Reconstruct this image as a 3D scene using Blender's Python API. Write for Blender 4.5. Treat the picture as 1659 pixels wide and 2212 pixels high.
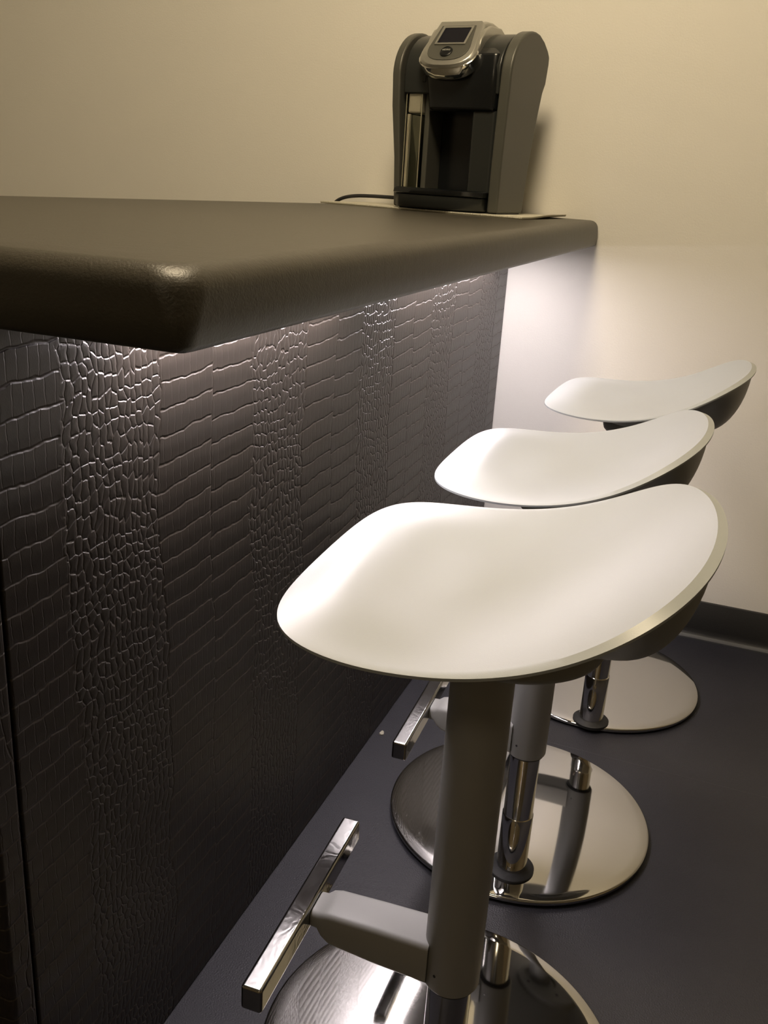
import bpy, bmesh, math, random
from mathutils import Vector, Matrix
PI = math.pi
random.seed(4)
for o in list(bpy.data.objects): bpy.data.objects.remove(o)
SC = bpy.context.scene
C = SC.collection

# ------------------------------------------------------------------ camera
CAM_Z = 1.055
yaw, pitch, roll, FPX = -0.342613716, -0.343019592, 0.0630629096, 2004.24234
fwd = Vector((math.sin(yaw)*math.cos(pitch), math.cos(yaw)*math.cos(pitch), math.sin(pitch)))
rt = Vector((math.cos(yaw), -math.sin(yaw), 0)); up = rt.cross(fwd)
r2 = rt*math.cos(roll) + up*math.sin(roll); u2 = -rt*math.sin(roll) + up*math.cos(roll)
cam = bpy.data.cameras.new('camera'); co = bpy.data.objects.new('camera', cam); C.objects.link(co)
M = Matrix((r2, u2, -fwd)).transposed().to_4x4(); M.translation = (0, 0, CAM_Z); co.matrix_world = M
cam.sensor_fit = 'VERTICAL'; cam.sensor_height = 24; cam.lens = 24*FPX/2212; cam.clip_start = .02
SC.camera = co

# ------------------------------------------------------------------ light levels
SC.view_settings.view_transform = 'Standard'; SC.view_settings.look = 'None'
SC.view_settings.exposure = 0.0; SC.view_settings.gamma = 1; SC.view_settings.use_curve_mapping = False
LED_COL, LED_STR = (1.0, .90, .925), 42.0
CEIL_COL, CEIL_STR = (1.0, .81, .54), 47.0
w = bpy.data.worlds.new('world'); SC.world = w; w.use_nodes = True
w.node_tree.nodes['Background'].inputs[0].default_value = (.9, .85, .7, 1)
w.node_tree.nodes['Background'].inputs[1].default_value = .01

# ------------------------------------------------------------------ node helpers
class X:
    """a socket with arithmetic"""
    nt = None
    def __init__(s, v): s.v = v
def _in(node, i, v):
    if isinstance(v, X): X.nt.links.new(v.v, node.inputs[i])
    else: node.inputs[i].default_value = v
def mth(op, *a, clamp=False):
    n = X.nt.nodes.new('ShaderNodeMath'); n.operation = op; n.use_clamp = clamp
    for i, v in enumerate(a): _in(n, i, v)
    return X(n.outputs[0])
X.__add__ = lambda a, b: mth('ADD', a, b); X.__radd__ = X.__add__
X.__sub__ = lambda a, b: mth('SUBTRACT', a, b); X.__rsub__ = lambda a, b: mth('SUBTRACT', b, a)
X.__mul__ = lambda a, b: mth('MULTIPLY', a, b); X.__rmul__ = X.__mul__
X.__truediv__ = lambda a, b: mth('DIVIDE', a, b)
def sstep(x, a, b):
    n = X.nt.nodes.new('ShaderNodeMapRange'); n.interpolation_type = 'SMOOTHSTEP'
    _in(n, 0, x); n.inputs[1].default_value = a; n.inputs[2].default_value = b
    n.inputs[3].default_value = 0; n.inputs[4].default_value = 1
    return X(n.outputs[0])
def comb(x, y, z=0.0):
    n = X.nt.nodes.new('ShaderNodeCombineXYZ')
    for i, v in enumerate((x, y, z)): _in(n, i, v)
    return X(n.outputs[0])
def noise(vec, scale, detail=2.0, rough=.5):
    n = X.nt.nodes.new('ShaderNodeTexNoise'); _in(n, 'Vector', vec)
    n.inputs['Scale'].default_value = scale; n.inputs['Detail'].default_value = detail; n.inputs['Roughness'].default_value = rough
    return X(n.outputs[0])
def voro(vec, scale=1.0, feat='DISTANCE_TO_EDGE', rnd=1.0):
    n = X.nt.nodes.new('ShaderNodeTexVoronoi'); n.feature = feat; n.voronoi_dimensions = '2D'; _in(n, 'Vector', vec)
    n.inputs['Scale'].default_value = scale; n.inputs['Randomness'].default_value = rnd
    return X(n.outputs[0])
def mixf(a, b, t): return a + (b - a)*t if isinstance(b, X) or isinstance(a, X) else a
def objco():
    n = X.nt.nodes.new('ShaderNodeTexCoord'); s = X.nt.nodes.new('ShaderNodeSeparateXYZ')
    X.nt.links.new(n.outputs['Object'], s.inputs[0])
    return X(n.outputs['Object']), X(s.outputs[0]), X(s.outputs[1]), X(s.outputs[2])
def bump(bsdf, h, dist, strength=1.0):
    n = X.nt.nodes.new('ShaderNodeBump'); _in(n, 'Height', h); n.inputs['Distance'].default_value = dist
    n.inputs['Strength'].default_value = strength
    X.nt.links.new(n.outputs[0], bsdf.inputs['Normal'])
def ramp(t, c0, c1):
    n = X.nt.nodes.new('ShaderNodeMix'); n.data_type = 'RGBA'; _in(n, 0, t)
    n.inputs[6].default_value = (*c0, 1); n.inputs[7].default_value = (*c1, 1)
    return n.outputs[2]
def mat(name, col, rough=.5, metal=0.0, spec=.5, trans=0.0, ior=1.5, coat=0.0):
    m = bpy.data.materials.new(name); m.use_nodes = True; X.nt = m.node_tree
    b = m.node_tree.nodes['Principled BSDF']
    b.inputs['Base Color'].default_value = (*col, 1); b.inputs['Roughness'].default_value = rough
    b.inputs['Metallic'].default_value = metal; b.inputs['Specular IOR Level'].default_value = spec
    b.inputs['Transmission Weight'].default_value = trans; b.inputs['IOR'].default_value = ior
    b.inputs['Coat Weight'].default_value = coat
    return m, b
def emis(name, col, st):
    m = bpy.data.materials.new(name); m.use_nodes = True; nt = m.node_tree; nt.nodes.clear()
    e = nt.nodes.new('ShaderNodeEmission'); e.inputs[0].default_value = (*col, 1); e.inputs[1].default_value = st
    o = nt.nodes.new('ShaderNodeOutputMaterial'); nt.links.new(e.outputs[0], o.inputs[0]); return m

def col_noise(b, c0, c1, scale, detail=3):
    v, x, y, z = objco(); X.nt.links.new(ramp(noise(v, scale, detail), c0, c1), b.inputs['Base Color'])

# painted wall
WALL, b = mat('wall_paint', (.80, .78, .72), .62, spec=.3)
v, x, y, z = objco(); bump(b, noise(v, 260, 3, .6) + noise(v, 40, 2)*.6, .0006, .5)
X.nt.links.new(ramp(noise(v, 3, 3), (.79, .77, .71), (.82, .80, .74)), b.inputs['Base Color'])
CEIL, b = mat('ceiling_tile', (.6, .58, .52), .9)
v, x, y, z = objco(); bump(b, noise(v, 90, 4, .7), .002)
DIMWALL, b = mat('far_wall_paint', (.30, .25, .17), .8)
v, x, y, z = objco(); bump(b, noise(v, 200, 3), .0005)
# rubber floor with an embossed grain
FLOOR, b = mat('rubber_floor', (.042, .042, .052), .5, spec=.4)
v, x, y, z = objco()
X.nt.links.new(ramp(noise(v, 14, 4), (.021, .021, .027), (.029, .029, .036)), b.inputs['Base Color'])
tile = mth('MINIMUM', sstep(mth('ABSOLUTE', mth('FRACT', (x + 5.31)/.914) - .5), 0.0, .0015), sstep(mth('ABSOLUTE', mth('FRACT', (y + 5.2)/.914) - .5), 0.0, .0015))
bump(b, voro(comb(x, y), 260)*.5 + noise(v, 300, 2)*.4 + tile*.8, .0012, .8)
BASEB, b = mat('rubber_baseboard', (.018, .018, .017), .5)
v, x, y, z = objco(); bump(b, noise(v, 300, 2), .0003)
TOE_HI, b = mat('rubber_toe_highlight', (.075, .078, .082), .42)  # lighter grey paints the highlight along the baseboard's toe
v, x, y, z = objco(); bump(b, noise(v, 300, 2), .0003)
# leatherette of the counter top
TOPM, b = mat('brown_leatherette', (.05, .043, .032), .42, spec=.5)
v, x, y, z = objco()
X.nt.links.new(ramp(noise(v, 8, 3), (.044, .039, .029), (.052, .046, .035)), b.inputs['Base Color'])
bump(b, noise(v, 420, 3, .6)*.8 + noise(v, 60, 3, .6)*.9 , .0008, .6)
# crocodile embossed leather
CROC, b = mat('crocodile_leather', (.052, .043, .039), .38, spec=.5)
v, x, y, z = objco()
u = y - x - .538
wz = noise(comb(0.0, z, 3.3), 4.0, 2) - .5
n1 = noise(comb(u, z, 0.0), 9.0, 2) - .5
n2 = noise(comb(u, z, 7.0), 45.0, 2) - .5
n3 = noise(comb(u, z, 5.0), 110.0, 2) - .5
uw = u + wz*.05 + n1*.028 + n2*.008
c = mth('FRACT', (uw - .803 + 3.53)/.353)
bb = c/.58
half = mth('FRACT', bb*2.0)
k = mth('FLOOR', (uw - .803 + 3.53)/.353)
inbig = 1.0 - sstep(c + n2*.05, .560, .585)
rowv = z - half*half*.0035 + n1*.014 + n2*.008 + mth('FLOOR', bb*2.0)*.004 + k*.011
rd = mth('ABSOLUTE', mth('FRACT', rowv/.0285) - .5)*.0285           # 0 at a groove
row_id = mth('FLOOR', rowv/.0285 + .5)
grow = sstep(rd, .0, .0022)
ul = (u + n3*.002 + n2*.006 + row_id*.0047)
vd = mth('ABSOLUTE', mth('FRACT', ul/.0135) - .5)*.0135
gv = sstep(vd, 0.0, .0010)*.22 + .78
md = mth('ABSOLUTE', bb - .5)*.205
gm = sstep(md, .0, .0016)*.55 + .45
ed = mth('MINIMUM', mth('ABSOLUTE', bb - .0), mth('ABSOLUTE', 1.0 - bb))*.205
ge = sstep(ed, 0.0, .002)*.5 + .5
pill = sstep(rd, .0, .013)*.35 + .65
big = grow*gv*gm*ge*pill
cells = voro(comb((uw + n3*.003)/.0098, (z + n1*.05 + n3*.004)/.0165), 1.0, rnd=.55)
small = sstep(cells, .0, .11)*.75 + sstep(cells, .0, .36)*.25
hgt = small + (big - small)*inbig
X.nt.links.new(ramp(hgt, (.036, .027, .020), (.020, .0155, .0125)), b.inputs['Base Color'])
fine = noise(comb(u*3.0, z, 0.0), 380.0, 2)*.06
bump(b, hgt + fine, .0018, .8)
X.nt.links.new((.50 - hgt*.12).v, b.inputs['Roughness'])
# stool finishes
WHITE, b = mat('white_seat_plastic', (.365, .39, .405), .40, spec=.5)
v, x, y, z = objco(); bump(b, noise(v, 900, 2), .00012, .6)
SHELL, b = mat('grey_seat_shell', (.30, .30, .27), .5)
v, x, y, z = objco(); bump(b, noise(v, 700, 2), .0001, .5)
GREY, b = mat('grey_painted_metal', (.34, .34, .325), .45)
v, x, y, z = objco(); bump(b, noise(v, 500, 2), .0001, .5)
CHROME, b = mat('chrome', (.80, .79, .76), .05, 1.0)
v, x, y, z = objco(); X.nt.links.new((noise(v, 25, 4, .7)*.10 + .02).v, b.inputs['Roughness'])
BAR, b = mat('scuffed_chrome', (.36, .357, .35), .15, 1.0)
v, x, y, z = objco(); X.nt.links.new((noise(v, 22, 5, .7)*.14 + .0).v, b.inputs['Roughness'])
ws = noise(comb(x, y, z), 13.0, 3, .6)
bump(b, mth('SINE', ws*90.0)*.2 + noise(v, 60, 4, .6), .0002, .25)
STEEL, b = mat('polished_steel_disc', (.55, .54, .52), .08, 1.0)
v, x, y, z = objco()
scr = noise(comb(x*6.0, y*120.0, 0.0), 4.0, 3, .7)
X.nt.links.new((noise(v, 9, 4, .6)*.05 + scr*.04 + .0).v, b.inputs['Roughness'])
RUBBER, b = mat('black_rubber', (.012, .012, .012), .6)
v, x, y, z = objco(); bump(b, noise(v, 400, 2), .0002)
SCREW, b = mat('dark_screw', (.08, .08, .08), .4, .8)
# coffee maker finishes
KGREY, b = mat('satin_grey_plastic', (.08, .08, .068), .42, .25)
v, x, y, z = objco(); bump(b, noise(v, 800, 2), .0001)
KDARK, b = mat('dark_grey_plastic', (.018, .020, .019), .33)
v, x, y, z = objco(); bump(b, noise(v, 600, 2), .0001)
KBLACK, b = mat('black_gloss_plastic', (.006, .007, .008), .22)
v, x, y, z = objco(); bump(b, noise(v, 600, 2), .00005)
KSILV, b = mat('silver_plastic', (.42, .415, .38), .30, .75)
v, x, y, z = objco(); bump(b, noise(v, 900, 2), .00005)
SCREEN, b = mat('screen_glass', (.008, .008, .014), .08)
v, x, y, z = objco(); X.nt.links.new((noise(v, 30, 2)*.05 + .06).v, b.inputs['Roughness'])
CLEAR, b = mat('clear_plastic', (.93, .95, .92), .03, trans=1.0, ior=1.02)
v, x, y, z = objco(); X.nt.links.new((noise(v, 30, 2)*.05 + .01).v, b.inputs['Roughness'])
WATER, b = mat('tank_water_fill', (.80, .84, .74), .03, trans=1.0, ior=1.08)
v, x, y, z = objco(); X.nt.links.new((noise(v, 30, 2)*.05 + .01).v, b.inputs['Roughness'])
PALEM, b = mat('pale_tone', (.46, .43, .34), .35)  # tone of the wall seen through the tank, reused on the scrap
v, x, y, z = objco(); bump(b, noise(v, 60, 2), .0006)
TEXTM, b = mat('pale_print', (.45, .45, .40), .5)
MAT, b = mat('woven_white_mat', (.66, .63, .52), .8)
v, x, y, z = objco(); bump(b, mth('SINE', x*1800.0)*mth('SINE', y*1800.0), .0006)
MATE, b = mat('mat_stitched_edge', (.30, .28, .20), .8)
LED = emis('led_light', LED_COL, LED_STR)
CEILL = emis('ceiling_lamp_light', CEIL_COL, CEIL_STR)
CEIL_FILL = emis('added_fill_lamp_light', CEIL_COL, CEIL_STR*.18)  # weak emission for the added fill lamp
ALU, b = mat('white_enamel', (.7, .7, .68), .4)

# ------------------------------------------------------------------ mesh helpers
def obj(name, bm, m, parent=None, smooth=True, angle=40):
    bmesh.ops.recalc_face_normals(bm, faces=bm.faces)
    me = bpy.data.meshes.new(name); bm.to_mesh(me); bm.free()
    o = bpy.data.objects.new(name, me); C.objects.link(o)
    for mm in (m if isinstance(m, (list, tuple)) else [m]): me.materials.append(mm)
    if parent: o.parent = parent
    if smooth:
        for p in me.polygons: p.use_smooth = True
        if angle is not None and hasattr(me, 'set_sharp_from_angle'): me.set_sharp_from_angle(angle=math.radians(angle))
    return o
def bev(o, wd, seg=3, ang=35):
    mo = o.modifiers.new('bevel', 'BEVEL'); mo.width = wd; mo.segments = seg; mo.limit_method = 'ANGLE'; mo.angle_limit = math.radians(ang)
    mo.harden_normals = True
    return o
def box(bm, x0, x1, y0, y1, z0, z1):
    vs = [bm.verts.new((a, b_, c_)) for c_ in (z0, z1) for a, b_ in ((x0, y0), (x1, y0), (x1, y1), (x0, y1))]
    for f in ((3, 2, 1, 0), (4, 5, 6, 7), (0, 1, 5, 4), (1, 2, 6, 5), (2, 3, 7, 6), (3, 0, 4, 7)): bm.faces.new([vs[i] for i in f])
    return bm
def nbox(*a): return box(bmesh.new(), *a)
def lathe(pts, n=96, cx=0, cy=0, bm=None, caps=True):
    bm = bm or bmesh.new(); rings = []
    for r, z in pts:
        if r < 1e-6: rings.append([bm.verts.new((cx, cy, z))])
        else: rings.append([bm.verts.new((cx + r*math.cos(2*PI*i/n), cy + r*math.sin(2*PI*i/n), z)) for i in range(n)])
    for a, b_ in zip(rings, rings[1:]):
        for i in range(n):
            j = (i+1) % n
            if len(a) == 1 and len(b_) == 1: continue
            if len(a) == 1: bm.faces.new((a[0], b_[i], b_[j]))
            elif len(b_) == 1: bm.faces.new((a[i], a[j], b_[0]))
            else: bm.faces.new((a[i], a[j], b_[j], b_[i]))
    if caps:
        for rg in (rings[0], rings[-1]):
            if len(rg) > 2: bm.faces.new(rg)
    return bm
def grid_skin(rings, closed=True, cap0=False, cap1=False, bm=None):
    bm = bm or bmesh.new(); R = [[bm.verts.new(p) for p in r] for r in rings]; n = len(R[0])
    for a, b_ in zip(R, R[1:]):
        for i in range(n if closed else n-1):
            j = (i+1) % n; bm.faces.new((a[i], a[j], b_[j], b_[i]))
    if cap0: bm.faces.new(R[0])
    if cap1: bm.faces.new(R[-1])
    return bm
def prism_x(prof, x0, x1, f0=None, f1=None):
    """profile in (y,z) swept from x0 to x1; f(y,z) shifts x"""
    f0 = f0 or (lambda y, z: 0); f1 = f1 or f0
    return grid_skin([[(x0 + f0(y, z), y, z) for y, z in prof], [(x1 + f1(y, z), y, z) for y, z in prof]], cap0=True, cap1=True)
def tube(pts, r, n=12):
    bm = bmesh.new(); rings = []; P = [Vector(p) for p in pts]
    for i, p in enumerate(P):
        t = (P[min(i+1, len(P)-1)] - P[max(i-1, 0)]).normalized(); a = t.cross(Vector((0, .1, 1))).normalized(); b_ = t.cross(a)
        rings.append([p + (a*math.cos(2*PI*k/n) + b_*math.sin(2*PI*k/n))*r for k in range(n)])
    return grid_skin(rings, cap0=True, cap1=True, bm=bm)
def smoothpath(P, n=10):
    P = [Vector(p) for p in P]; out = []
    for i in range(len(P)-1):
        a, b_, c_, d = P[max(i-1, 0)], P[i], P[i+1], P[min(i+2, len(P)-1)]
        for s in range(n):
            t = s/n; out.append(.5*((2*b_) + (c_-a)*t + (2*a-5*b_+4*c_-d)*t*t + (3*b_-a-3*c_+d)*t**3))
    return out + [P[-1]]
def tag(o, label, cat, group=None):
    o['label'] = label; o['category'] = cat
    if group: o['group'] = group
    return o
def thing(name, label, cat, loc=(0, 0, 0), rz=0, group=None):
    o = bpy.data.objects.new(name, None); C.objects.link(o); o.location = loc; o.rotation_euler = (0, 0, rz)
    return tag(o, label, cat, group)
def struct(name, bm, m, smooth=False):
    o = obj(name, bm, m, smooth=smooth); o['kind'] = 'structure'; return o

# ------------------------------------------------------------------ room
YW = 2.304; XL, XR, YN, ZC = -3.2, 2.3, -2.4, 2.62
WSL = .2105                      # taper of the peninsula's far long edge
def xw(y): return -.9215 - (YW - y)*WSL
struct('floor', nbox(XL, XR, YN, YW, -.05, 0), FLOOR)
struct('wall_back', nbox(XL, XR, YW, YW+.1, -.05, ZC), WALL)
struct('wall_left', nbox(XL-.1, XL, YN, YW+.1, -.05, ZC), WALL)
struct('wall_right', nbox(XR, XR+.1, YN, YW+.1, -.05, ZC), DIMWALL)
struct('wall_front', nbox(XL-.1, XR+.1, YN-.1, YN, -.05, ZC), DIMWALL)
struct('ceiling', nbox(XL-.1, XR+.1, YN-.1, YW+.1, ZC, ZC+.1), CEIL)
bbz = .1005
prof = [(YW-.0005, 0), (YW-.020, 0), (YW-.020, .004), (YW-.011, .0095), (YW-.0075, .016), (YW-.006, .026), (YW-.006, bbz-.003), (YW-.004, bbz), (YW-.0005, bbz)]
bm = prism_x(prof, XL, XR)
o = struct('baseboard_back', bm, [BASEB, TOE_HI], smooth=True)
for p in o.data.polygons:
    if p.center.z < .010 and p.center.y < YW-.011: p.material_index = 1  # toe faces take the painted highlight
struct('baseboard_right', nbox(XR-.008, XR, YN, YW, 0, bbz), BASEB)

# ------------------------------------------------------------------ bar cabinet and counter top
PX = -.538; ZT = CAM_Z-.1185; YE = .529
cab = thing('bar_cabinet', 'dark brown bar cabinet wrapped in crocodile embossed leather beneath the counter top', 'bar cabinet', (PX, 1.4, 0))
def cabpart(name, bm, m, bw, label=None):
    o = obj(name, bm, m, cab, smooth=True); o.matrix_parent_inverse = Matrix.Translation((-PX, -1.4, 0)); bev(o, bw, 3)
    if label: o['label'] = label
    return o
cabpart('side_panel', nbox(PX-.02, PX, .5625, YW-.001, 0.0, ZT), CROC, .0025)
cabpart('corner_panel', nbox(PX-.08, PX+.0006, YE, .5612, 0.0, ZT), CROC, .006, 'narrow wrapped corner strip left of the seam')
cabpart('end_panel', nbox(-.90, PX-.081, YE+.001, YE+.021, 0.0, ZT), CROC, .002)
cabpart('carcass', nbox(-.895, PX-.021, YE+.034, YW-.002, 0.0, ZT-.001), KDARK, .001)

# padded counter top with soft rounded edges
CX0, CX1, CY0, CY1, CZ0, CZ1 = -1.35, -.3335, .528, YW-.001, CAM_Z-.1182, CAM_Z-.0600
def rrect(x0, x1, y0, y1, r, n=10):
    out = []
    for cx, cy, a0, rr in ((x1-r, y0+r, -PI/2, r), (x1-.010, y1-.010, 0, .010), (x0+.01, y1-.01, PI/2, .01), (x0+r, y0+r, PI, r)):
        for i in range(n+1):
            a = a0 + PI/2*i/n; out.append((cx+rr*math.cos(a), cy+rr*math.sin(a)))
    return out
def dens(poly, step=.03):
    out = []
    for i, a in enumerate(poly):
        b_ = poly[(i+1) % len(poly)]; d = math.dist(a, b_); k_ = max(1, int(d/step))
        for s in range(k_): out.append((a[0]+(b_[0]-a[0])*s/k_, a[1]+(b_[1]-a[1])*s/k_))
    return out
rings = []
def ctring(inset, z, rad):
    x1, y0 = CX1-inset, CY0+inset; n = 10
    out = [(xw(y0+rad)+inset, y0+rad, z), (xw(y0)+inset+.3*rad, y0+.3*rad, z), (xw(y0)+inset+rad, y0, z)]
    for i in range(n+1):
        a = -PI/2 + PI/2*i/n; out.append((x1-rad+rad*math.cos(a), y0+rad+rad*math.sin(a), z))
    for i in range(n+1):
        a = PI/2*i/n; rr = .008; out.append((x1-rr+rr*math.cos(a), CY1-rr+rr*math.sin(a), z))
    return out + [(xw(CY1)+inset, CY1, z)]
Rt, Rb = .019, .006
rings.append(ctring(.05, CZ0, .008)); rings.append(ctring(Rb+.003, CZ0, .006)); rings.append(ctring(Rb*.3+.001, CZ0+Rb*.3, .010)); rings.append(ctring(0.000, CZ0+Rb, .013))
rings.append(ctring(-.0010, (CZ0+CZ1)/2 - .004, .020))
for i in range(7):
    a = PI/2*i/6; rings.append(ctring(Rt*(1-math.cos(a)), CZ1-Rt+Rt*math.sin(a), .028))
rings.append(ctring(.06, CZ1+.0003, .028))
ct = obj('bar_countertop', grid_skin(rings, cap0=True, cap1=True), TOPM, None, angle=50)
tag(ct, 'thick olive brown leatherette counter top with padded rounded edges against the wall', 'countertop')

# ------------------------------------------------------------------ light bars beneath the counter
def light_bar(y0, y1, label):
    t = thing('under_counter_light', label, 'light', (-.5035, (y0+y1)/2, CZ0), 0, 'light bars under the counter')
    L = (y1-y0)/2
    h = obj('housing', nbox(-.031, .031, -L, L, -.010, -.0002), ALU, t); bev(h, .002)
    obj('diffuser', nbox(-.028, .028, -L+.006, L-.006, -.0125, -.0101), LED, t, smooth=False)
    return t
light_bar(.735, 1.26, 'white light bar under the counter nearer the free corner')
light_bar(1.50, 2.16, 'white light bar under the counter nearer the wall')

# ------------------------------------------------------------------ ceiling lamps (out of frame), the farther one an added fill
def ceiling_lamp(x, y, label, mtl):
    """round lamp with a domed opal glass"""
    t = thing('ceiling_light', label, 'light', (x, y, ZC), 0, 'ceiling lamps of the room')
    f = obj('frame', lathe([(.0, -.0005), (.30, -.0005), (.30, -.03), (.285, -.035), (.28, -.03), (0, -.03)], 64, caps=False), ALU, t)
    obj('diffuser', lathe([(.275*math.cos(a), -.031-.17*math.sin(a)) for a in [PI/2*k/12 for k in range(13)]], 64), mtl, t)
ceiling_lamp(-.42, .95, 'round warm ceiling lamp nearer the bar counter', CEILL)
ceiling_lamp(-.42, -1.75, 'added round warm fill lamp on the ceiling, farther from the bar counter', CEIL_FILL)  # unseen fill lamp, added to brighten wall and stools from the front

# ------------------------------------------------------------------ stools
QA = [0.0058, 0.1818, 0.0031, -0.0071, 0.0028]; QB = [0.2186, 0.0023, 0.0209, 0.0007, 0.0]; QC = [-0.305, 0.0446, 0.0176, 0.0005, -0.0037]
NT = 144
ZPL = -.388 + CAM_Z           # underside plate of the first stool
def smst(v, a, b_):
    t = min(1, max(0, (v-a)/(b_-a))); return t*t*(3-2*t)
def rim(t):
    x = sum(QA[k]*math.cos(k*t) for k in range(5)); y = sum(QB[k]*math.sin((k+1)*t) for k in range(4)); z = sum(QC[k]*math.cos(k*t) for k in range(5)) + CAM_Z - ZPL
    return Vector((x, y, z))
TS = [2*PI*i/NT for i in range(NT)]
RIM = [rim(t) - Vector((0, 0, .0030*smst(math.cos(t), -.25, .55))) for t in TS]
CEN = Vector((0.0, 0, 0))
def inner(i):
    p = RIM[i]; t = TS[i]; a, b_ = RIM[(i+1) % NT], RIM[i-1]; tg = (a-b_); nrm = Vector((-tg.y, tg.x, 0)).normalized()
    wd = .0026 + .0055*smst(math.cos(t), -.25, .55)
    return p + nrm*wd + Vector((0, 0, .0008 + wd*.35))
INN = [inner(i) for i in range(NT)]
def top_pt(i, r):
    t = TS[i]; I = INN[i]; c = math.cos(t)
    zc = CAM_Z - .336 - ZPL
    # dish in the middle, a roll towards the front lip, a rise to the low back
    s = r*r*(3-2*r)
    g = r**2.1
    z = zc + (I.z - zc)*g
    fr = max(0.0, -c)
    z += .010*(fr**1.3)*math.exp(-((r-.74)/.26)**2)*(1-r**8)
    return Vector((I.x*r, I.y*r, z))
def build_seat():
    rings = [[top_pt(i, r) for i in range(NT)] for r in [k/30 for k in range(1, 31)]]
    bm = bmesh.new()
    R = [[bm.verts.new(p) for p in rg] for rg in rings]
    cv = bm.verts.new((0, 0, CAM_Z-.336-ZPL))
    for i in range(NT): bm.faces.new((cv, R[0][i], R[0][(i+1) % NT]))
    rr = [[INN[i]*.985 + Vector((0, 0, .0)) for i in range(NT)]]
    band = [[RIM[i] + Vector((0, 0, .0012)) for i in range(NT)], [RIM[i] - Vector((0, 0, .0012)) for i in range(NT)],
            [Vector((RIM[i].x*.965, RIM[i].y*.965, RIM[i].z-.0032)) for i in range(NT)]]
    R += [[bm.verts.new(p) for p in rg] for rg in band]
    for a, b_ in zip(R, R[1:]):
        for i in range(NT):
            j = (i+1) % NT; bm.faces.new((a[i], a[j], b_[j], b_[i]))
    return bm
def build_shell():
    rings = []
    for k_ in range(17):
        th = PI/2*k_/16
        rg = []
        for i in range(NT):
            t = TS[i]; wb_ = smst(math.cos(t), .66, 1.0); h = (k_/16)*(1-wb_) + (1-max(0,math.cos(th))**.95)*wb_; v = ((k_/16)**1.55)*(1-wb_) + math.sin(th)*wb_
            p = Vector((RIM[i].x*.972, RIM[i].y*.972, RIM[i].z-.0024)); q = Vector((.086*math.cos(t)+.024, .084*math.sin(t), .022))
            X_, Y_, Z_ = p.x+(q.x-p.x)*h, p.y+(q.y-p.y)*h, p.z+(q.z-p.z)*v
            if k_: Z_ = min(Z_, top_pt(i, min(1, math.hypot(X_, Y_)/math.hypot(INN[i].x, INN[i].y))).z - .006)
            rg.append(Vector((X_, Y_, Z_)))
        rings.append(rg)
    q = rings[-1]
    rings.append([Vector((v.x*.995, v.y*.995, .016)) for v in q]); rings.append([Vector((v.x*.985, v.y*.985, .008)) for v in q])
    rings.append([Vector((v.x*.96, v.y*.96, .003)) for v in q])
    rings.append([Vector((v.x*.93, v.y*.93, .001)) for v in q]); rings.append([Vector((.046*math.cos(t), .046*math.sin(t), .001)) for t in TS])
    rings.append([Vector((.040*math.cos(t), .040*math.sin(t), .012)) for t in TS])
    return grid_skin(rings, cap1=True)
LSL = .399                      # sleeve length
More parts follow.
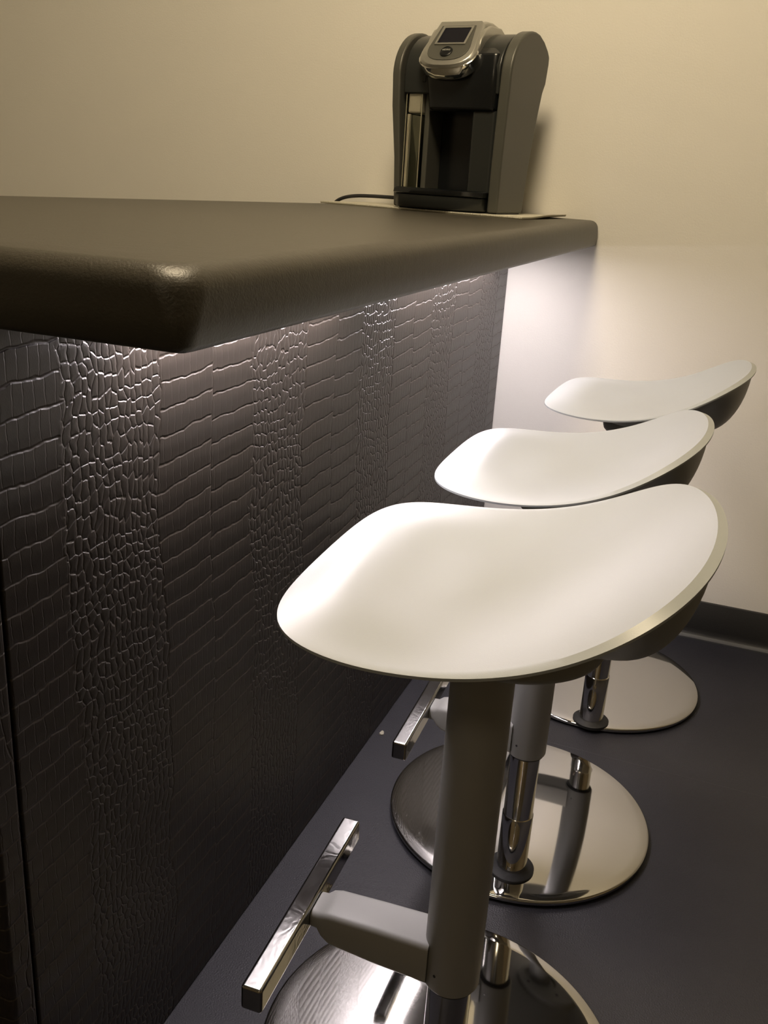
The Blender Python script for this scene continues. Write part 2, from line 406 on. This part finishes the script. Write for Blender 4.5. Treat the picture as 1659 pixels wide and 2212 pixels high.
def build_stool(label, zpl, col, base, seat_off, rz, lsl=LSL):
    """origin on the floor under the column"""
    root = thing('bar_stool', label, 'bar stool', (col[0], col[1], 0), 0, 'white bar stools along the counter')
    seat = obj('seat', build_seat(), WHITE, root, angle=28); seat.location = (seat_off[0], seat_off[1], zpl); seat.rotation_euler.z = rz
    sh = obj('seat_shell', build_shell(), SHELL, root, angle=32); sh.location = seat.location; sh.rotation_euler.z = rz; sh['label'] = 'grey underside shell'
    for k_ in range(4):
        a = PI/4 + k_*PI/2
        s = obj('screw', lathe([(.0, -.0015), (.003, -.0015), (.0045, .0002), (.0045, .004)], 20, .056*math.cos(a)+.012, .056*math.sin(a)), SCREW, sh)
    zs = zpl - lsl
    sl = obj('sleeve', lathe([(.0265, zs+.002), (.0285, zs), (.0300, zs+.0025), (.0300, zpl+.014)], 72), GREY, root)
    for a in (-2.0, .9):
        obj('set_screw', lathe([(0, .0008), (.0016, .0006), (.0018, -.001)], 16), SCREW, sl)
        s = sl.children[-1] if sl.children else None
    for s, a in zip([c_ for c_ in C.objects if c_.parent == sl], (-1.95, .9)):
        s.matrix_local = Matrix.Translation((.0298*math.cos(a), .0298*math.sin(a), zs+.022)) @ Matrix.Rotation(a, 4, 'Z') @ Matrix.Rotation(PI/2, 4, 'Y')
    gl = obj('gap_ring', lathe([(.0245, zs-.0025), (.0272, zs-.0025), (.0272, zs+.004), (.0245, zs+.004)], 64), RUBBER, root); gl['label'] = 'black ring under the sleeve'
    zj = .122
    col_ = obj('piston', lathe([(.0, .012), (.0245, .012), (.0245, zj-.001), (.0240, zj), (.0232, zj+.0008), (.0232, zs+.05), (0, zs+.05)], 96), CHROME, root)
    col_['label'] = 'chrome piston tube'
    # base plate: gently domed
    Rb_, n = .228, 14; pts = []
    Rs = 4.3
    zt = .0125
    for i in range(n+1):
        r = Rb_*.985*i/n; pts.append((r, zt + .0028*(1 - (r/Rb_/.985)**4)))
    pts += [(Rb_-.0012, zt-.0008), (Rb_, zt-.0022), (Rb_, .0060), (Rb_-.0015, .0042), (0, .0042)]
    bs = obj('base_plate', lathe(pts, 160, base[0]-col[0], base[1]-col[1]), STEEL, root, angle=35); bs['label'] = 'polished round steel base'
    obj('floor_pad', lathe([(0, .0002), (Rb_-.006, .0002), (Rb_-.005, .0044), (0, .0044)], 120, base[0]-col[0], base[1]-col[1]), RUBBER, root)
    d = math.hypot(base[0]-col[0], base[1]-col[1]); zc = zt + .0028*(1 - (d/Rb_/.985)**4)
    cpts = [(.0235, zc-.004), (.0365, zc-.004), (.0370, zc+.0022), (.0340, zc+.0040), (.0275, zc+.0052), (.0240, zc+.0080)]
    obj('collar', lathe(cpts, 64), RUBBER, root)
    # footrest
    zb = zs + .052
    rot = math.radians(2)
    hw, L, th = .0112, .137, .029
    bm = nbox(-.166-hw, -.166+hw, -L, L, zb-th, zb)
    fb = obj('footrest_bar', bm, BAR, root, smooth=True); bev(fb, .0035, 4); fb.rotation_euler.z = rot; fb['label'] = 'square chrome foot bar'
    rings = []
    for x_, w_, z0, z1 in ((-.1545, .0185, zb-.027, zb-.006), (-.147, .0190, zb-.0275, zb-.006), (-.141, .0215, zb-.034, zb-.002), (-.132, .0225, zb-.040, zb+.000), (-.08, .0235, zb-.046, zb+.001), (-.022, .0245, zb-.049, zb+.001)):
        rg = []; rd_ = .006
        for sy, sz, a0 in ((1, 1, 0), (-1, 1, PI/2), (-1, -1, PI), (1, -1, 3*PI/2)):
            for k_ in range(5):
                a = a0 + PI/2*k_/4
                cy_ = sy*(w_-rd_); cz_ = (z1-rd_) if sz > 0 else (z0+rd_)
                rg.append((x_, cy_+rd_*math.cos(a), cz_+rd_*math.sin(a)))
        rings.append(rg)
    ar = obj('footrest_arm', grid_skin(rings, cap0=True, cap1=True), GREY, root, angle=50); ar.rotation_euler.z = rot
    return root
Z1 = CAM_Z - .787 + LSL
build_stool('white saddle bar stool nearest the viewer, in front of the other two', Z1, (-.160, .750), (-.192, .872), (-.002, .004), .05)
build_stool('white saddle bar stool in the middle, between two others', Z1-.031, (-.186, 1.245), (-.210, 1.400), (0, .013), .025)
build_stool('white saddle bar stool farthest away, closest to the back wall', Z1-.024, (-.137, 1.758), (-.157, 1.960), (0.002, -.012), -.011, LSL+.068)

# ------------------------------------------------------------------ mat, coffee maker, cord
MZ = CZ1+.0006
def mat_mesh(z_off, th, shrink):
    bm = bmesh.new(); nx, ny = 60, 24
    # corners: front left, front right, back right, back left
    P = [Vector((-.955, 2.095)), Vector((-.438, 1.948)), Vector((-.410, 2.290)), Vector((-.915, 2.299))]
    top, bot = [], []
    for j in range(ny+1):
        a, b_ = [], []
        for i in range(nx+1):
            s, t = i/nx, j/ny; s2 = shrink + s*(1-2*shrink); t2 = shrink*2 + t*(1-4*shrink)
            p = (P[0]*(1-s2) + P[1]*s2)*(1-t2) + (P[3]*(1-s2) + P[2]*s2)*t2
            lift = .0040*smst(s, .93, 1.0)*smst(t, .15, .6)
            a.append(bm.verts.new((p.x, p.y, MZ+z_off+th+lift))); b_.append(bm.verts.new((p.x, p.y, MZ+z_off+lift)))
        top.append(a); bot.append(b_)
    for j in range(ny):
        for i in range(nx):
            bm.faces.new((top[j][i], top[j][i+1], top[j+1][i+1], top[j+1][i])); bm.faces.new((bot[j][i], bot[j+1][i], bot[j+1][i+1], bot[j][i+1]))
    for i in range(nx):
        bm.faces.new((top[0][i], bot[0][i], bot[0][i+1], top[0][i+1])); bm.faces.new((top[ny][i], top[ny][i+1], bot[ny][i+1], bot[ny][i]))
    for j in range(ny):
        bm.faces.new((top[j][0], top[j+1][0], bot[j+1][0], bot[j][0])); bm.faces.new((top[j][nx], bot[j][nx], bot[j+1][nx], top[j+1][nx]))
    return bm
mt = thing('counter_mat', 'thin off-white woven mat lying under the coffee maker', 'mat', (-.7, 2.17, MZ))
mo = obj('woven_top', mat_mesh(.0021, .0024, 0.0), MAT, mt); mo.matrix_parent_inverse = Matrix.Translation((.7, -2.17, -MZ))
mo = obj('backing', mat_mesh(.0, .0020, .0015), MATE, mt); mo.matrix_parent_inverse = Matrix.Translation((.7, -2.17, -MZ)); mo['label'] = 'darker backing layer'

KZ = MZ + .0070
K = thing('coffee_maker', 'grey and black single cup coffee maker with touch screen standing on the counter', 'coffee maker', (-.626, 2.125, KZ), math.radians(-9))
K.scale = (1.024, 1.024, 1.024)
def kp(name, bm, m, bw=0, parent=None, label=None, seg=3, angle=40):
    o = obj(name, bm, m, parent or K, angle=angle)
    if bw: bev(o, bw, seg)
    if label: o['label'] = label
    return o
# side panels with arched shoulders, flaring outwards towards the top
def sidep(front=-.088):
    P = [(front, 0), (front-.002, .10), (front-.004, .20), (front-.004, .262)]
    for k_ in range(1, 13):
        a = PI/2*k_/12; P.append((front-.004 + .105*(1-math.cos(a)), .262 + .090*math.sin(a)))
    P += [(.035, .350), (.060, .341), (.083, .327), (.095, .316), (.096, .300), (.091, .262), (.084, .250), (.080, .242), (.070, .19), (.060, .10), (.052, 0)]
    return P
fl_r = lambda y, z: .006*smst(z, .02, .32) + .02*max(0, y+.09)*smst(z, .0, .3)
fl_l = lambda y, z: -.018*smst(z, .02, .26)
kp('side_panel', prism_x(sidep(), .106, .130, lambda y, z: .006*smst(z, 0, .3), fl_r), KGREY, .005)
kp('side_panel', prism_x(sidep(), -.116, -.103, fl_l, lambda y, z: -.012*smst(z, .02, .26)), KGREY, .004)
# dark top shoulders between the side panels and the head
P = [(-.085, .225), (-.087, .262)]
for k_ in range(1, 9):
    a = PI/2*k_/8; P.append((-.087 + .102*(1-math.cos(a)), .262 + .085*math.sin(a)))
P += [(.04, .343), (.07, .325), (.078, .28), (.075, .225)]
kp('upper_housing', prism_x(P, -.108, .109), KDARK, .004)
kp('rear_body', nbox(-.062, .107, .010, .056, .0, .24), KDARK, .004)
kp('cup_bay_wall', nbox(.050, .1065, -.080, .02, .03, .235), KDARK, .010, label='dark grey wall right of the cup bay')
kp('cup_bay_back', nbox(-.050, .052, -.010, .012, .03, .235), KBLACK, .002)
kp('bay_pillar', nbox(-.063, -.051, -.070, .01, .035, .26), KGREY, .003)
# brew head under the lid, tapering downwards
rings = []
for z_, w0, w1, y0, y1 in ((.192, -.048, .1045, -.080, .01), (.198, -.050, .1055, -.087, .01), (.235, -.054, .1060, -.0905, .01), (.262, -.058, .1060, -.092, .01), (.300, -.060, .103, -.083, .02), (.325, -.055, .090, -.05, .04)):
    rg = []
    cx, cy, hx, hy, rd_ = (w0+w1)/2, (y0+y1)/2, (w1-w0)/2, (y1-y0)/2, .014
    for sx, sy, a0 in ((1, 1, 0), (-1, 1, PI/2), (-1, -1, PI), (1, -1, 3*PI/2)):
        for k_ in range(7):
            a = a0+PI/2*k_/6; rg.append((cx+sx*(hx-rd_)+rd_*math.cos(a), cy+sy*(hy-rd_)+rd_*math.sin(a), z_))
    rings.append(rg)
kp('brew_head', grid_skin(rings, cap0=True, cap1=True), KBLACK, .003, angle=60)
kp('latch', nbox(-.064, -.056, -.088, -.070, .247, .262), KBLACK, .001)
# water tank; pale and dark inserts stand in for what shows through it
tank = kp('water_tank', nbox(-.1025, -.064, -.082, .045, .036, .262), CLEAR, .004, label='clear water tank')
kp('tank_wall_view', nbox(-.0985, -.0670, -.079, .030, .188, .256), PALEM, .004, tank, 'pale block standing in for the wall seen through the upper tank')  # block added in the wall's tone, as if seen through the plastic
kp('tank_wall_strip', nbox(-.0990, -.0930, -.079, -.070, .040, .186), PALEM, .001, tank)  # bright strip of see-through wall, put in as a pale bar
kp('tank_water', nbox(-.0910, -.0665, -.074, .030, .038, .186), WATER, .002, tank, 'dark water in the lower tank')
kp('tank_dark_insert', nbox(-.0905, -.0668, .0305, .036, .038, .186), KDARK, .001, tank, 'dark strip added behind the water for its refracted dark bands')  # plate added to darken the water, in place of refraction
kp('tank_edge', nbox(-.1022, -.1010, -.0815, -.079, .04, .258), MATE, 0, tank)
kp('tank_edge', nbox(-.0655, -.0642, -.0815, -.079, .04, .258), MATE, 0, tank)
kp('tank_lid', nbox(-.103, -.061, -.086, .010, .2625, .270), KSILV, .002)
# drip tray
rings = []
def trayring(z_, g, rr=.06):
    x0, x1, y0, y1 = -.102-g, .101+g, -.128-g, -.05
    out = []
    n = 16
    for k_ in range(n+1):
        s = k_/n; xx = x0 + (x1-x0)*s; e = abs(2*s-1)
        out.append((xx, y0 + .024*e**2.6, z_))
    return out + [(x1, y1, z_), (x0, y1, z_)]
rings = [trayring(0, -.004), trayring(.004, 0), trayring(.026, .001), trayring(.0275, -.003)]
kp('drip_tray', grid_skin(rings, cap0=True, cap1=True), KDARK, 0, angle=50)
rings = [trayring(.0276, .002), trayring(.030, .004), trayring(.038, .003), trayring(.0405, -.001), trayring(.0405, -.010), trayring(.0385, -.014)]
kp('drip_tray_rim', grid_skin(rings, cap0=True, cap1=True), KBLACK, 0, label='glossy black rim of the drip tray', angle=50)
kp('base_plinth', nbox(-.108, .124, -.075, .05, -.0022, .004), KBLACK, .001)
# lid and handle: sloping faceplate with rounded lower end
T0, B0 = Vector((0, -.052, .358)), Vector((0, -.128, .272))     # top and bottom of the slope
sl_ = (B0-T0); Ls = sl_.length; sd = sl_.normalized(); nr = Vector((0, -1, 0)).cross(Vector((1, 0, 0))); nr = Vector((0, sd.z, -sd.y)) if sd.z > 0 else Vector((0, sd.z, -sd.y))
if nr.z < 0: nr = -nr
HX = -.003                                                        # handle centre
def slope(s, t, h=0.0): return T0 + Vector((HX+s, 0, 0)) + sd*t + nr*h
def uout(wt, wb, t0, t1, n=14, rb=None):
    """outline: straight sides, rounded lower end"""
    rb = rb or wb
    out = [(-wt, t0)]
    for k_ in range(n+1):
        a = PI*k_/n; ex = math.copysign(abs(math.cos(a))**.75, math.cos(a)); out.append((-wb*ex, t1-rb + rb*math.sin(a)**.8))
    out.append((wt, t0)); return out
def plate(outl, h0, h1, extra=None):
    return grid_skin([[slope(s, t, h0) for s, t in outl], [slope(s, t, h1) for s, t in outl]], cap0=True, cap1=True)
o1 = uout(.050, .062, -.004, Ls, rb=.045)
hd = kp('handle', grid_skin([[slope(s*.97, t, -.020) for s, t in o1], [slope(s*1.0, t, -.014) for s, t in o1], [slope(s, t, -.004) for s, t in o1], [slope(s*.93, t-.002, .001) for s, t in o1], [slope(s*.9, t-.003, .0015) for s, t in o1]], cap0=True, cap1=True), KSILV, 0, angle=40, label='silver front handle')
o2 = uout(.052, .0645, .050, Ls+.0025, rb=.046)
kp('chrome_lip', grid_skin([[slope(s*.95, t-.001, -.032) for s, t in o2], [slope(s*.99, t, -.029) for s, t in o2], [slope(s, t, -.006) for s, t in o2], [slope(s*.97, t-.001, -.0045) for s, t in o2]], cap0=True, cap1=True), CHROME, 0, hd, 'chrome band around the lower end of the handle')
kp('control_panel', plate(uout(.038, .046, .006, Ls-.014, rb=.036), .0012, .0030), KGREY, .0008, hd)
def quad(a, b_, c_, d, h0, h1): return grid_skin([[slope(*q, h0) for q in (a, b_, c_, d)], [slope(*q, h1) for q in (a, b_, c_, d)]], cap0=True, cap1=True)
# screen with a silver surround
fr_o = [(-.0325, .010), (.0365, .010), (.0335, .060), (-.0355, .060)]; fr_i = [(-.0275, .015), (.0315, .015), (.029, .056), (-.031, .056)]
bm = grid_skin([[slope(s, t, .003) for s, t in fr_o], [slope(s, t, .0055) for s, t in fr_o], [slope(s, t, .0055) for s, t in fr_i], [slope(s, t, .0032) for s, t in fr_i]])
kp('screen_frame', bm, KSILV, .0008, hd, 'pale silver frame of the screen', angle=30)
kp('touch_screen', quad(*fr_i, .0030, .0038), SCREEN, 0, hd, 'dark touch screen')
bt = Matrix.Translation(slope(-.001, .079, .003)) @ Matrix((Vector((1, 0, 0)), -sd, nr)).transposed().to_4x4()
bm = lathe([(.0135, -.001), (.0135, .0018), (.0115, .0026), (.0108, .0016), (0, .0030)], 40); bm.transform(bt)
btn = kp('brew_button', bm, KBLACK, 0, hd, 'round glossy black button')
tc = bpy.data.curves.new('brand_text', 'FONT'); tc.body = 'KEURIG'; tc.size = .0052; tc.align_x = 'CENTER'; tc.extrude = .00012
to = bpy.data.objects.new('tmp', tc); C.objects.link(to); dg = bpy.context.evaluated_depsgraph_get()
me = bpy.data.meshes.new_from_object(to.evaluated_get(dg)); bpy.data.objects.remove(to)
me.transform(bt @ Matrix.Translation((0, .0005, .0031))); me.materials.clear(); me.materials.append(TEXTM)
tx = bpy.data.objects.new('brand_text', me); C.objects.link(tx); tx.parent = btn
# lid behind the slope
P = [(-.058, .352), (-.050, .3605), (-.03, .3660), (.0, .3675), (.030, .364), (.050, .352), (.052, .335), (.030, .328), (-.02, .325), (-.06, .318), (-.085, .315)]
bm = prism_x(P, HX-.050, HX+.050)
kp('lid', bm, KSILV, .005, label='silver lid behind the screen')
bm = prism_x([(-.075, .328), (-.055, .348), (-.03, .358), (.02, .360), (.052, .348), (.054, .334), (.01, .330), (-.03, .318), (-.06, .305), (-.088, .295)], HX+.0505, HX+.060)
kp('lid_cheek', bm, KSILV, .003)
bm = prism_x([(-.075, .328), (-.055, .348), (-.03, .358), (.02, .360), (.052, .348), (.054, .334), (.01, .330), (-.03, .318), (-.06, .305), (-.088, .295)], HX-.060, HX-.0505)
kp('lid_cheek', bm, KSILV, .003)

cz = MZ + .0088
path = smoothpath([(-.72, 2.185, cz+.012), (-.80, 2.2, cz+.0125), (-.87, 2.2, cz+.0122), (-.915, 2.2, cz+.0095), (-.946, 2.2, cz+.002), (-.965, 2.2, cz-.012), (-.975, 2.2, cz-.04), (-.978, 2.2, cz-.12), (-.972, 2.202, .50), (-.98, 2.205, .15), (-1.0, 2.22, .03), (-1.06, 2.24, .0042), (-1.3, 2.25, .0042)])
cd = obj('power_cord', tube(path, .0042), RUBBER, None); tag(cd, 'black cable arching over the mat to the left of the coffee maker', 'cable')

# small scrap on the floor
bm = bmesh.new(); vs = []
for i in range(9):
    a = 2*PI*i/9; r = random.uniform(.003, .007); vs.append(((-.522 + r*math.cos(a)), (1.535 + r*1.3*math.sin(a))))
bm = grid_skin([[(x_, y_, .0004) for x_, y_ in vs], [(x_*1+.0005, y_, .0025 + .002*(i % 3 == 0)) for i, (x_, y_) in enumerate(vs)]], cap0=True, cap1=True)
tag(obj('paper_scrap', bm, PALEM, None), 'tiny white scrap of paper on the floor at the foot of the leather panel', 'scrap')
